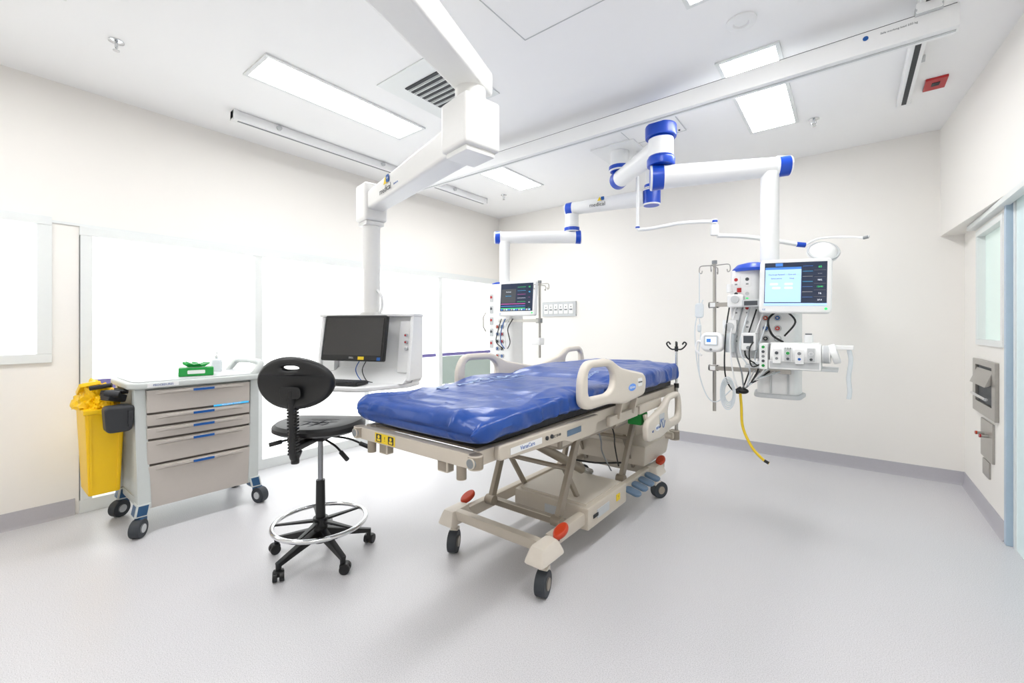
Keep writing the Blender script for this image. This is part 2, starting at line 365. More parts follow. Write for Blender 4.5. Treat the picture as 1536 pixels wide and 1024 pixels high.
b=B(); b.cyl((0,0,.11),(0,0,.15),.005,whiteM,seg=10); b.cyl((0,0,.105),(0,0,.12),.014,whiteM); b.beam((-.01,0,.152),(.045,0,.147),.016,.01,whiteM,bev=.002); b.done('pump',r2)
r=root('sharps_bin',(-3.8,.55,.25),'yellow plastic waste bin hooked on the cart side, bag bulging','waste bin')
b=B(T(-3.815,.55,0))
bo=[(-.13,-.075,.25),(.13,-.075,.25),(.13,.075,.25),(-.13,.075,.25)]; to=[(-.165,-.095,.78),(.165,-.095,.78),(.165,.09,.78),(-.165,.09,.78)]
b.hull(bo,to,yelM,.012); b.box((0,-.002,.775),(.345,.2,.03),yelM,bev=.006)
for s2 in(-.06,.06): b.beam((.132+.0,s2,.27),(.166,s2*1.2,.76),.006,.012,yelM)
b.done('bin_body',r)
b=B(T(-3.815,.55,0)); vs=bmesh.ops.create_icosphere(b.bm,subdivisions=5,radius=1)['verts']
for v in vs:
    c=v.co.copy(); k=1+.3*noise.noise(c*2.1)+.32*abs(noise.noise(c*4.7))-.18*abs(noise.noise(c*8.7)); v.co=V((c.x*.155*k-.01,c.y*.1*k-.01,max(-.02,c.z*.13*k)))
b.fin(vs,yelM,T(0,0,.80)); b.M=b.M@T(.05,-.05,.85)@RY(-24)@RX(8); b.box((0,0,.07),(.15,.1,.025),yelM,bev=.006); b.box((.02,0,.087),(.08,.06,.004),whiteM,bev=.001); b.done('bin_bag',r,label='crumpled yellow bag')
b=B(T(-3.66,.585,0)); b.M=b.M@T(0,0,.855)@RZ(20)@RX(-15); b.box((0,0,0),(.1,.1,.05),darkM,bev=.012); b.cyl((-.05,-.04,.02),(.05,.04,.045),.016,blackM); b.cyl((.02,-.06,.02),(.07,-.01,.02),.02,darkM); b.cyl((-.08,-.09,.04),(-.01,-.02,.075),.014,blackM); b.box((.0,.03,.045),(.09,.03,.03),blackM,bev=.006); b.done('closure_clip',r)
b=B(); b.shape([rpoly([(-.06,-.07),(.06,-.07),(.07,.03),(.075,.09),(-.07,.09)],.03)],.1,darkM,FR((-3.52,.585,.73),90),.015); b.box((-3.52,.632,.74),(.12,.02,.1),darkM,bev=.004); b.done('holder_cup',loc=(0,0,0),label='dark grey plastic holder cup clipped to cart side',cat='holder')

# ---------------- stool
r=root('drafting_stool',(-2.37,1.257,0),'black upholstered drafting stool with chrome foot ring','stool',rot=33.7,local=True)
angs=[-76-33.7+72*i for i in range(5)]
for a in angs:
    c,s2=math.cos(R(a)),math.sin(R(a))
    b=B(); b.beam((.02*c,.02*s2,.135),(.16*c,.16*s2,.105),.045,.05,blackM,.036,.035,bev=.008); b.beam((.15*c,.15*s2,.107),(.275*c,.275*s2,.078),.036,.035,blackM,.028,.024,bev=.006); b.cyl((.265*c,.265*s2,.05),(.265*c,.265*s2,.09),.014,blackM); b.done('leg',r)
    b=B(T(.265*c,.265*s2,0)@RZ(a+50))
    for o in(-.016,.016): b.cyl((0.012,o-.011,.027),(0.012,o+.011,.027),.027,blackM,bev=.004)
    b.box((.008,0,.04),(.045,.052,.03),blackM,bev=.01); b.done('caster',r)
b=B(); b.cyl((0,0,.08),(0,0,.17),.038,blackM,bev=.006); b.cyl((0,0,.15),(0,0,.43),.027,blackM,r2=.024); b.done('column_sleeve',r)
B().cyl((0,0,.42),(0,0,.69),.014,stemM).done('gas_lift',r,label='chrome gas lift')
b=B(); b.torus((0,0,.195),.245,.0125,chromeM,n=56,seg=12); b.done('foot_ring',r,label='chrome foot ring')
b=B(); b.cyl((0,0,.17),(0,0,.22),.04,blackM,bev=.004)
for i in range(5):
    a=R(angs[i]+20); b.beam((.03*math.cos(a),.03*math.sin(a),.2),(.24*math.cos(a),.24*math.sin(a),.195),.03,.014,blackM,.016,.01,bev=.003)
b.done('ring_support',r)
b=B()
n=40; prof=[(0,0),(.6,0),(.9,.004),(1,.018),(1.0,.034),(.93,.05),(.7,.054),(.4,.047),(0,.042)]
rings=[]
for q,z in prof:
    ring=[]
    for kq in range(n):
        a=2*math.pi*kq/n; c,s2=math.cos(a),math.sin(a); e=.8
        x=.235*math.copysign(abs(c)**e,c)*max(q,.001); y=.22*math.copysign(abs(s2)**e,s2)*max(q,.001)
        zz=z+(.012*abs(x/.245)**2 if z>.03 else 0)-(.02*max(0,y/.225-.5)); ring.append(b.bm.verts.new((x,y,zz+.711)))
    rings.append(ring)
for A,C in zip(rings,rings[1:]):
    for kq in range(n): b.bm.faces.new((A[kq],A[(kq+1)%n],C[(kq+1)%n],C[kq]))
b.fin([v for q in rings for v in q],blackM,MX.Identity(4))
for i in range(-3,4): b.tube(cr([(i*.055,-.15,.762),(i*.055,0,.756),(i*.055,.14,.754)],4),.003,darkM,6)
for i in range(-2,3): b.tube(cr([(-.17,i*.06,.763),(0,i*.06,.755),(.17,i*.06,.763)],4),.003,darkM,6)
b.done('seat',r)
b=B(); b.box((0,-.02,.695),(.16,.2,.035),blackM,bev=.008); b.box((0,-.16,.68),(.05,.2,.03),blackM,bev=.008)
b.done('seat_mechanism',r)
for p in([(.05,0,.68),(.16,.02,.66),(.24,.04,.62)],[(.05,-.06,.68),(.14,-.1,.65),(.2,-.13,.61)],[(-.05,-.03,.68),(-.15,-.06,.67),(-.2,-.1,.66)]):
    b=B(); b.tube(cr(p,5),.006,blackM,8); e=V(p[-1]); d=(e-V(p[-2])).normalized(); b.cyl(e-d*.03,e+d*.035,.012,blackM,bev=.004); b.done('lever',r)
b=B(); b.tube(cr([(0,-.22,.66),(0,-.255,.63),(0,-.27,.68),(0,-.27,.82),(0,-.28,.98)],6),.02,blackM,10)
for i in range(16): b.box((0,-.263-.0005*i,.655+.016*i),(.047,.034,.012),blackM,bev=.003)
b.cyl((0,-.25,.6),(0,-.25,.66),.02,blackM,bev=.004); b.done('back_support',r)
b=B(); M=T(0,-.275,1.015)@RX(90+6)
b.shape([ell(0,0,.205,.135,44),ell(0,.08,.045,.01,20)],.05,blackM,M,.022); b.shape([rr(0,-.045,.11,.06,.02)],.006,blackM,M@T(0,0,.0255),.002)
for v in b.bm.verts:
    v.co.y+= .9*(v.co.x**2)
b.done('backrest',r)

# ---------------- workstation pendant
r=root('workstation_pendant',(-1.05,.1,H),'white ceiling boom carrying a computer workstation cabinet','ceiling pendant')
b=B(); b.cyl((-1.05,.1,2.62),(-1.05,.1,H),.09,offM); b.cyl((-1.05,.1,2.92),(-1.05,.1,H),.16,offM,bev=.01); b.done('ceiling_mount',r)
b=B(); b.beam((-1.04,.02,2.55),(-1.475,1.62,2.51),.2,.15,offM,.15,.12,bev=.018,seg=3); b.done('upper_arm',r)
b=B(); b.cyl((-1.456,1.53,2.38),(-1.456,1.53,2.46),.075,offM,bev=.005); b.M=T(-1.456,1.53,0)@RZ(-10); b.box((0,0,2.265),(.21,.21,.24),offM,bev=.02,seg=3); b.box((0,0,2.135),(.17,.17,.03),offM,bev=.008); b.done('elbow_joint',r)
b=B(); La=V((-2.58,1.73,2.14)); Ra=V((-1.5,1.535,2.22)); b.beam(La,Ra,.12,.12,offM,.15,.16,bev=.02,seg=3)
xd=(Ra-La).normalized(); nn=V((xd.y,-xd.x,0)).normalized(); nn=nn if nn.y<0 else -nn
o=La+xd*.36+nn*.0705; M=TM(o,xd,nn)
b.text('medical',.052,inkM,M@T(0,-.022,.001)); b.text('devices',.02,inkB,M@T(.14,-.026,.001)); b.shape([[(-.02,.01),(.03,.01),(.005,.055)]],.001,logoY,M@T(0,0,.001)); b.shape([rr(.035,.035,.04,.045,.008)],.001,labB,M@T(0,0,.0012)); b.text('+',.04,whiteM,M@T(.035,.035,.0022))
b.done('lower_arm',r)
b=B(); b.M=T(-2.58,1.73,0)@RZ(-10); b.box((0,0,2.14),(.16,.16,.25),offM,bev=.02,seg=3); b.box((-.0,0,2.0),(.13,.13,.03),offM,bev=.01); b.done('wrist_joint',r)
b=B(); b.cyl((-2.58,1.73,1.37),(-2.58,1.73,2.02),.057,offM,seg=32); b.cyl((-2.58,1.73,1.37),(-2.58,1.73,1.4),.075,offM,bev=.004); b.done('column',r)
WM=T(-2.58,1.73,0)@RZ(22)
b=B(WM); b.tube(cr([(.07,-.02,1.38),(.1,-.03,1.42),(.1,-.03,1.5),(.06,-.02,1.55)],5),.009,whiteM,8); b.done('hook',r)
b=B(WM)
b.hull([(-.36,-.03,.93),(.33,-.03,.93),(.33,.1,.93),(-.36,.1,.93)],[(-.36,-.0,1.37),(.33,-.0,1.37),(.33,.1,1.37),(-.36,.1,1.37)],whiteM,.012)
b.box((-.015,.015,1.378),(.74,.13,.02),whiteM,bev=.008)
for xs in(-.36,.335): b.hull([(xs-.013,-.1,.95),(xs+.013,-.1,.95),(xs+.013,.08,.95),(xs-.013,.08,.95)],[(xs-.013,-.04,1.37),(xs+.013,-.04,1.37),(xs+.013,.08,1.37),(xs-.013,.08,1.37)],whiteM,.008)
for xs in(-.3,.285): b.hull([(xs-.05,-.07,1.0),(xs+.05,-.07,1.0),(xs+.05,.0,1.0),(xs-.05,.0,1.0)],[(xs-.045,-.03,1.34),(xs+.045,-.03,1.34),(xs+.045,.0,1.34),(xs-.045,.0,1.34)],whiteM,.006)
M=FR((.3,-.052,1.2),0)
for z,mm in((.045,redM),(.0,redM),(-.045,lgM)): b.cyl(M@V((0,z,0)),M@V((0,z,.014)),.011,lgM,seg=16); b.cyl(M@V((0,z,.012)),M@V((0,z,.02)),.006,mm,seg=12)
b.done('cabinet',r)
b=B(WM); b.shape([rpoly([(-.3,.08),(.33,.08),(.33,-.08),(.14,-.36),(-.3,-.36)],[.02,.02,.04,.06,.04])],.032,whiteM,T(0,0,.92),.01); b.hull([(-.28,-.16,.935),(.32,-.14,.935),(.32,.0,.935),(-.28,.0,.935)],[(-.3,-.03,1.02),(.33,-.03,1.02),(.33,.0,1.02),(-.3,.0,1.02)],whiteM,.006); b.done('keyboard_tray',r)
b=B(WM); M=T(-.03,-.14,1.225)@RX(90-10)
b.shape([rr(0,0,.47,.3,.012)],.035,blackM,M,.006); b.cyl(M@V((0,0,-.02)),M@V((0,.02,-.13)),.03,blackM); mon=b.done('monitor',r)
b=B(WM); b.box((0,.008,.0185),(.435,.245,.003),scrK,M=M); b.text('DELL',.016,lgM,M@T(0,-.13,.0185)); b.q(.05,-.142,.095,-.122,logoY,M@T(0,0,.018)); b.q(.19,-.145,.215,-.125,labB,M@T(0,0,.018)); b.done('screen',mon)
b=B(WM)
for i in range(2): b.tube(cr([(.0+.05*i,-.13,1.08),(-.01+.05*i,-.16,1.02),(.05+.04*i,-.19,.96),(.1+.03*i,-.18,.945)],6),.003,blackM if i else labB,6)
b.done('cable',r)
b=B(); b.box((0,0,.012),(.38,.12,.018),blackM,bev=.004)
for j in range(5):
    for i in range(14): b.box((-.169+.026*i,-.044+.022*j,.023),(.022,.018,.006),darkM)
ck=WM@V((-.07,-.27,.937)); b.done('keyboard',loc=ck,rot=22,label='slim black computer keyboard on the workstation tray',cat='keyboard')

# ---------------- bed
cx,cy=-1.5,2.43
BM=T(cx,cy,0)
r=root('hospital_bed',(cx,cy,0),'beige adjustable hospital bed frame with raised side rails','hospital bed')
b=B(BM)
for s2 in(-1,1): b.box((s2*.36,-.02,.79),(.04,2.36,.06),beigeM,bev=.006)
for y in(-1.0,-.5,0,.5,1.0): b.box((0,y,.785),(.7,.05,.04),beigeM,bev=.004)
b.box((0,1.16,.79),(.76,.05,.07),beigeM,bev=.01)
b.box((0,-.02,.812),(.7,2.3,.008),beigeD)
b.done('deck_frame',r)
b=B(BM); b.box((0,-1.215,.785),(.74,.05,.06),beigeM,bev=.01)
M=FR((-.17,-1.2405,.785)); b.q(-.075,-.022,.075,.022,logoY,M); 
for u in(-.045,.045):
    b.shape([rr(u,0,.04,.036,.004)],.001,inkM,M@T(0,0,.001)); b.shape([ell(u,.006,.008,.008)],.001,logoY,M@T(0,0,.0018)); b.q(u-.012,-.014,u+.012,-.004,logoY,M@T(0,0,.0016))
b.text('!',.03,inkM,M@T(0,0,.001))
for s2 in(-1,1):
    b.cyl((s2*.385,-1.23,.76),(s2*.385,-1.23,.815),.03,beigeD,bev=.005); b.cyl((s2*.385,-1.262,.787),(s2*.385,-1.225,.787),.022,greyM,bev=.004)
    b.cyl((s2*.30,-1.22,.70),(s2*.30,-1.22,.76),.02,beigeD,bev=.003); b.box((s2*.2,-1.21,.735),(.06,.04,.05),beigeD,bev=.006)
b.done('foot_bar',r)
for s2 in(-1,1):
    b=B(BM); b.shape([rpoly([(-1.12,.765),(-.62,.745),(-.55,.72),(-.3,.72),(-.25,.815),(-1.12,.825)],.02)],.03,beigeM,TM((s2*.395,0,0),(0,1,0),(1,0,0)),.006)
    if s2>0:
        M=TM((.4115,0,0),(0,1,0),(1,0,0)); b.q(-1.05,.775,-.82,.803,whiteM,M); b.text('VersaCare',.025,inkB,M@T(-.93,.789,.001)); b.q(-.6,.76,-.46,.79,pedM,M); b.text('ABC 50-80',.018,inkM,M@T(-.7,.785,.001))
        for yy in(-.78,-.74): b.cyl((.41,yy,.79),(.416,yy,.79),.01,inkM,seg=10)
    b.done('side_panel',r)
b=B(BM)
for s2 in(-1,1):
    b.beam((s2*.29,-.58,.2),(s2*.29,.84,.2),.05,.07,beigeM,bev=.012); b.beam((s2*.29,.8,.2),(s2*.33,1.0,.22),.05,.07,beigeM,bev=.012)
b.beam((-.3,-.66,.215),(.3,-.66,.215),.05,.055,beigeM,bev=.012); b.beam((-.3,.84,.2),(.3,.84,.2),.06,.07,beigeM,bev=.01)
b.beam((-.28,-.35,.2),(.28,-.35,.2),.04,.04,beigeD,bev=.004)
b.done('base_frame',r)
b=B(BM); b.box((.07,.03,.2),(.53,.54,.13),beigeM,bev=.014); b.box((.07,.03,.268),(.47,.48,.012),beigeL,bev=.004); b.box((.1,-.241,.2),(.12,.004,.05),lgM); b.box((.336,-.05,.2),(.004,.16,.05),lgM); b.box((.337,.16,.21),(.004,.05,.04),logoY); b.text('!',.03,inkM,TM((.3395,.16,.21),(0,1,0),(1,0,0))); b.box((.338,-.15,.2),(.003,.06,.02),inkM); b.done('base_housing',r)
for x,y in((.33,-.69),(-.31,-.66),(.33,.83),(-.31,.83)):
    s2=1 if x>0 else -1
    b=B(BM)
    b.hull([(x-.07,y-.08,.16),(x+.05,y-.08,.16),(x+.06,y+.12,.17),(x-.06,y+.12,.17)],[(x-.045,y-.05,.245),(x+.035,y-.05,.245),(x+.03,y+.09,.25),(x-.04,y+.09,.25)],beigeL,.02); b.done('caster_cover',r)
    b=B(BM); b.M=BM@T(x+s2*.02,y+(.13 if y<0 else .08),.265)@RX(20); b.shape([ell(0,0,.034,.055,24)],.03,orgM,MX.Identity(4),.012); b.beam((0,-.02,-.01),(0,-.08,-.03),.02,.015,darkM); b.done('brake_pedal',r,label='orange brake pedal')
for x,y,a in((.33,-.68,-75),(-.31,-.66,-60),(.35,.83,60),(-.31,.83,70)): caster(r,cx+x,cy+y,.062,a,beigeL,wheel=rubM,hub=beigeD,top=.17,w=.03)
for y0,y1 in((-.42,-.18),(.42,.68)):
    for s2 in(-1,1):
        b=B(BM); b.beam((s2*.24,y0,.22),(s2*.26,y1,.76),.03,.05,beigeD,.03,.04,bev=.006)
        b.cyl((s2*.24-.03,y0,.235),(s2*.24+.03,y0,.235),.03,beigeD,bev=.003); b.cyl((s2*.26-.03,y1,.745),(s2*.26+.03,y1,.745),.03,beigeM,bev=.003)
        b.beam((s2*.2,y0+.32,.23),(s2*.2,(y0+y1)/2+.01,.5),.022,.03,beigeD,bev=.004); b.done('lift_arm',r)
b=B(BM)
for y0,y1 in((-.42,-.18),(.42,.68)):
    b.cyl((-.25,y1,.745),(.25,y1,.745),.018,beigeD); b.cyl((-.24,(y0+y1)/2,.49),(.24,(y0+y1)/2,.49),.014,beigeD)
b.box((0,-.05,.67),(.5,.7,.11),beigeM,bev=.02); b.box((0,.55,.66),(.5,.5,.12),beigeM,bev=.02)
b.cyl((.0,-.3,.6),(.05,.2,.32),.03,beigeD); b.cyl((.05,.2,.32),(.07,.3,.28),.02,chromeM)
b.done('lift_mechanism',r)
b=B(BM)
for i in range(2): b.tube(cr([(.2,.1+.2*i,.7),(.22,.15+.2*i,.56),(.18,.25+.2*i,.45),(.2,.35+.12*i,.3)],6),.005,blackM if i%2 else greyM,6)
b.tube(cr([(-.25,.4,.3),(.0,.5,.28),(.15,.75,.25),(.26,.86,.26)],6),.007,blackM,6); b.done('cable',r)
b=B(BM); b.fr((0,.93,.26),(.62,.5,0),(0,.93,.42),(.66,.56,0),beigeM,.02); b.box((0,1.14,.42),(.78,.1,.06),beigeL,bev=.02); b.box((0,1.0,.58),(.3,.16,.36),beigeM,bev=.02)
for s2 in(-1,1): b.cyl((s2*.38,1.15,.38),(s2*.38,1.15,.46),.04,beigeD,bev=.008)
b.done('head_housing',r)
for i in range(4):
    b=B(BM); y=.33+.12*i; b.M=BM@T(.365,y,.2)@RY(14); b.shape([rr(0,0,.11,.08,.03)],.022,pedM,MX.Identity(4),.008); b.box((-.04,0,-.01),(.08,.03,.015),darkM); b.done('foot_pedal',r,label='blue-grey foot pedal')
def siderail(s2,kind,dz):
    x=s2*.435
    A=[(-.53,.9),(-.53,1.04),(-.47,1.125),(-.2,1.125),(-.05,1.06),(.3,1.0),(.34,.96),(.32,.86),(.0,.84),(-.2,.87),(-.45,.87)]
    Hh=[(-.46,.935),(-.46,1.06),(-.42,1.085),(-.2,1.08),(-.14,1.03),(-.15,.96),(-.22,.93)]
    if kind=='B':
        f=lambda p:(.73-(p[0]+.1)*.86,p[1]); A=[f(p) for p in A][::-1]; Hh=[f(p) for p in Hh][::-1]
    M=TM((x,0,dz),(0,1,0),(1,0,0)); b=B(BM)
    b.shape([rpoly(A,.06,6),rpoly(Hh,.045,5)],.042,beigeL,M,.016)
    p=b.done('side_rail',r)
    b=B(BM); mid=.1 if kind=='A' else .55
    M2=TM((x+.0215,0,dz),(0,1,0),(1,0,0))
    if s2>0:
        b.shape([ell(mid,.93,.055,.022,24)],.002,scrM if kind=='A' else whiteM,M2,0); b.text('Hill-Rom',.024,whiteM if kind=='A' else inkB,M2@T(mid,.93,.0015))
        if kind=='B': b.shape([rr(mid+.08,.97,.1,.09,.01)],.002,lgM,M2); b.text('30° 45°',.022,inkB,M2@T(mid+.08,.97,.0015)); b.text('REF',.02,inkB,M2@T(mid-.1,.92,.0015)); b.tube(cr([M2@V((mid+.04+.02*i,.94+.03*math.sin(i*1.4),.002)) for i in range(6)],4),.002,labB,5)
        else: b.shape([rr(.22,.95,.07,.05,.01)],.004,whiteM,M2); b.text('POSITION',.014,inkM,M2@T(.22,.95,.003))
    else:
        b.shape([rr(mid,.94,.13,.09,.015)],.002,lgM,M2)
        for q in range(3): b.shape([rr(mid-.04+.04*q,.94,.026,.05,.004)],.002,labB if q%2 else whiteM,M2@T(0,0,.001))
        b.shape([[(mid+.1,.92),(mid+.14,.92),(mid+.12,.95)]],.002,inkB,M2)
    b.done('rail_decal',p)
    b=B(BM)
    for q in(-.1,.12): b.beam((s2*.4,mid+q,.75 if dz==0 else .7),(x-s2*.005,mid+q,.9+dz),.04,.018,beigeM,bev=.005)
    b.box((s2*.395,mid,.745),(.03,.42,.06),beigeM,bev=.01); b.done('rail_bracket',p)
siderail(1,'A',0); siderail(-1,'A',0); siderail(-1,'B',0); siderail(1,'B',-.33)
b=B(BM); x,y=.39,1.17; b.cyl((x,y,.45),(x,y,.82),.014,steelM); b.cyl((x,y,.8),(x,y,1.13),.01,chromeM); b.cyl((x,y,.8),(x,y,.84),.02,blackM,bev=.003)
b.cyl((x,y,1.1),(x,y,1.14),.014,blackM)
for a in(0,90,180,270):
    c,s2=math.cos(R(a+20)),math.sin(R(a+20)); b.tube(cr([(x,y,1.12),(x+.03*c,y+.03*s2,1.115),(x+.055*c,y+.055*s2,1.13),(x+.075*c,y+.075*s2,1.16),(x+.06*c,y+.06*s2,1.175),(x+.045*c,y+.045*s2,1.155)],5),.006,blackM,8)
b.done('infusion_pole',r,label='steel pole with black four-way hooks')
b=B(BM); b.box((.33,.5,.66),(.1,.12,.08),grnM,bev=.01); b.done('battery_cover',r,label='green control cover')
def slab(b,y0,y1,hw,zb,zt,m,amp,ny=150,nx=88,rad=.06,seed=0,fold=0):
    def sect(k,nn):
        a=2*math.pi*k/nn; c,s2=math.cos(a),math.sin(a); e=.36 if fold else .3
        return math.copysign(abs(c)**e,c),math.copysign(abs(s2)**e,s2)
    rings=[]
    for j in range(ny+1):
        t=j/ny; y=y0+(y1-y0)*t; d=min(t,1-t)*(y1-y0); f=1-max(0,1-d/rad)**2.4; f=max(f,0)**.5
        zbb=zb(t) if callable(zb) else zb
        ztop=zt(t); zc=(zbb+ztop)/2; hz=(ztop-zbb)/2; ring=[]
        for k in range(nx):
            u,w=sect(k,nx)
            sx=1-.05*(1-f)
            x=u*hw*sx; z=zc+w*hz*(f*.93+.07)
            p=V((x*2.6+seed,y*2.0,z*3)); top=max(0,w)
            nz=noise.noise(p)*.75+noise.noise(p*2.1)*.35
            wx=x+.09*noise.noise(V((x*4,y*3,1))); wy=y+.09*noise.noise(V((x*4,y*3,7)))
            mask=max(0,min(1,.5+1.3*noise.noise(V((x*2.2,y*2.0,8.8)))))
            r1=1-min(1,abs(noise.noise(V((wx*5+seed,wy*2.0,1.3))))*5); r2=1-min(1,abs(noise.noise(V((wx*2.2+wy*2.5+5,wy*3.2+wx*4,4.3))))*5.5); r3=1-min(1,abs(noise.noise(V((wx*9-wy*5,wy*6,2.2))))*6)
            rg=max(r1*(.4+.6*mask),r2*.9*mask,r3*.35*(1-mask)); side=1-top
            edge=abs(u)**4; ends=max(0,1-d/.35)
            z+=top*(nz*amp*2.2+rg*amp*fold*(.6+.6*edge+.7*ends))+top*math.sin(y*2*math.pi/.15)*amp*.08*(1-edge)
            rs=1-min(1,abs(noise.noise(V((y*7+seed,z*5,u*2))))*4)
            x+=nz*amp*1.2*u+(1 if u>0 else -1)*rs*amp*.9*side*fold
            yo=(-1 if t<.5 else 1)*(1-f)*(noise.noise(V((x*7,z*12,3)))*amp*1.8+ (1-min(1,abs(noise.noise(V((x*9,z*5,9))))*5))*amp*1.3*fold)
            ring.append(b.bm.verts.new((x,y+yo,z)))
        rings.append(ring)
    for A,C in zip(rings,rings[1:]):
        for k in range(nx): b.bm.faces.new((A[k],A[(k+1)%nx],C[(k+1)%nx],C[k]))
    b.bm.faces.new(rings[0][::-1]); b.bm.faces.new(rings[-1])
    b.fin([v for q in rings for v in q],m,MX.Identity(4))
r=root('mattress',(cx,cy,.82),'blue air mattress with loosely wrinkled glossy cover on bed','mattress')
b=B(BM); slab(b,-1.17,1.13,.375,.818,lambda t:.9,mblkM,.003,40,48); b.done('mattress_base',r,label='black lower mattress layer')
def ztp(t):
    s3=max(0,min(1,(t-.5)/.1)); return .95+.035*min(1,t*3)+.025*s3-.018*math.exp(-((t-.5)/.04)**2)
b=B(BM); slab(b,-1.24,1.16,.415,lambda t:.858-.025*max(0,1-t*4),ztp,mblueM,.014,ny=280,nx=170,rad=.075,seed=3.1,fold=1.0)
tree=BVHTree.FromBMesh(b.bm); before=set(b.bm.verts)
b.text('AUTO LOGIC',.085,fadeM,T(-.16,-.5,0)@RZ(82),bold=.001); b.text('mattress replacement system',.03,fadeM,T(-.08,-.5,0)@RZ(82)); b.shape([ell(0,0,.035,.035),ell(0,0,.024,.024)],.0008,fadeM,T(-.2,-.86,0))
b.text('ArjoHuntleigh',.05,fadeM,T(.2,.0,0)@RZ(90))
for v in b.bm.verts:
    if v not in before:
        h=tree.ray_cast(V((v.co.x,v.co.y,2)),V((0,0,-1)))
        if h[0]: v.co.z+=h[0].z+.004
b.done('mattress_cover',r)

# ---------------- medical pendants
def arm(b,p0,p1,r0,r1,cap=.07):
    p0=V(p0);p1=V(p1);d=(p1-p0).normalized(); b.cyl(p0+d*cap*.5,p1-d*cap*.5,r0,whiteM,r2=r1,seg=32)
def cap(b,p,d,r,m=blueM,l=.09):
    p=V(p);d=V(d).normalized(); b.cyl(p-d*l*.5,p+d*l*.5,r*1.06,m,r2=r*.98,bev=.014,seg=28)
def vj(b,x,y,z0,z1,r,m): b.cyl((x,y,z0),(x,y,z1),r,m,bev=.012,seg=28)
def monitor(r,x,y,z,w,h,kind,rz=0,roll=0):
    b=B(); M=FR((x,y,z),rz,5)@RZ(roll)
    b.shape([rr(0,0,w,h,.025)],.05,whiteM,M,.012); b.shape([rr(0,0,w*.8,h*.75,.02)],.05,lgM,M@T(0,0,-.03),.01); b.cyl(M@V((0,-.02,-.04)),M@V((0,-.02,-.14)),.035,whiteM)
    b.cyl(M@V((w*.42,-h*.42,.024)),M@V((w*.42,-h*.42,.028)),.008,scrG,seg=12); b.text('GE',.016,inkB,M@T(-w*.43,-h*.44,.0255)); m=b.done('patient_monitor',r)
    b=B(); S2=M@T(0,.012,.0255); W=w*.86;Hh=h*.8; b.q(-W/2,-Hh/2,W/2,Hh/2,scrD,S2); Z=S2@T(0,0,.001); Y=Z@T(0,0,.001)
    if kind==1:
        b.q(-W/2+.004,-Hh/2+.022,W*.1,Hh/2-.045,scrL,Z); b.q(-W/2+.004,Hh/2-.045,W*.1,Hh/2-.03,scrM,Z); b.q(-W/2+.06,Hh/2-.024,-W*.2,Hh/2-.004,scrM,Z); b.q(-W/2,-Hh/2,W/2,-Hh/2+.016,scrL,Z)
        b.text('Discharge Patient?',.012,inkM,Y@T(-W*.3,Hh*.22,0)); b.text('Care unit',.011,inkM,Y@T(-W*.05,Hh*.22,0)); b.text('Select patient',.011,inkM,Y@T(-W*.3,Hh*.13,0)); b.text('Setup',.011,inkM,Y@T(-W*.05,Hh*.13,0))
        for dx,dy in((-.34,.0),(-.1,.0),(-.3,-.09),(-.1,-.09)): b.shape([rr(W*dx,Hh*dy,.045,.013,.005)],.001,scrW,Y)
        for i in range(7): b.q(W*.12,Hh*.4-.033*i,W*.28,Hh*.4-.033*i+.0018,(scrM,scrY,lgM,scrY,scrM,lgM,scrM)[i],Z)
        for i,(t2,sz,mm) in enumerate((('60',.018,scrG),('- - -',.013,scrW),('98%',.014,scrW),('120/80',.012,scrG),('16',.018,scrW),('37.0',.014,scrW))): b.text(t2,sz,mm,Z@T(W*.39,Hh*.38-.042*i,0)); b.q(W*.3,Hh*.38-.042*i-.022,W*.48,Hh*.38-.042*i-.021,greyM,Z)
    else:
        b.q(-W/2+.01,-Hh*.2,-W*.02,Hh*.3,sockM,Z); b.text('Discharge',.014,scrW,Y@T(-W*.25,Hh*.2,0)); b.text('Select Patient',.012,scrY,Y@T(-W*.25,Hh*.05,0))
        for i in range(5): b.q(.01,Hh*.36-.036*i,W*.28,Hh*.36-.036*i+.002,(scrG,scrY,scrR,scrW,scrG)[i],Z)
        for j in range(3): b.q(-W/2+.008,-Hh*.25-.022*j,W*.28,-Hh*.25-.022*j+.006,(scrR,scrM,scrG)[j],Z)
        for i in range(12): b.q(-W/2+.01+.028*i,-Hh*.47,-W/2+.03+.028*i,-Hh*.42,(scrM,lgM,scrL)[i%3],Z)
        for i,(t2,mm) in enumerate((('60',scrG),('98',scrY),('---',scrR),('16',scrW),('---',scrG))): b.text(t2,.02,mm,Z@T(W*.39,Hh*.36-.05*i,0))
    b.done('screen',m)
def ivpole(r,x,y,z0,z1):
    b=B(); b.cyl((x,y,z0),(x,y,z1),.012,steelM); b.cyl((x,y,z1-.01),(x,y,z1+.02),.018,greyM,bev=.003)
    for s2 in(-1,1):
        b.tube(cr([(x,y,z1-.02),(x+s2*.06,y,z1-.015),(x+s2*.1,y,z1-.02),(x+s2*.105,y,z1-.06),(x+s2*.09,y,z1-.07),(x+s2*.085,y,z1-.05)],5),.004,steelM,6)
        b.tube(cr([(x,y,z1-.03),(x,y-s2*.06,z1-.025),(x,y-s2*.1,z1-.03),(x,y-s2*.1,z1-.07),(x,y-s2*.085,z1-.06)],5),.004,steelM,6)
    b.done('infusion_pole',r)
def gas(b,M,cols,dx=.055,dz=.06,nc=2):
    for i,c in enumerate(cols):
        u=(i%nc)*dx; v=-(i//nc)*dz
        b.cyl(M@V((u,v,0)),M@V((u,v,.012)),.022,lgM,seg=18); b.cyl(M@V((u,v,.012)),M@V((u,v,.02)),.014,c,seg=16); b.cyl(M@V((u,v,.02)),M@V((u,v,.03)),.006,steelM,seg=10)
x0,y0=-.437,3.494
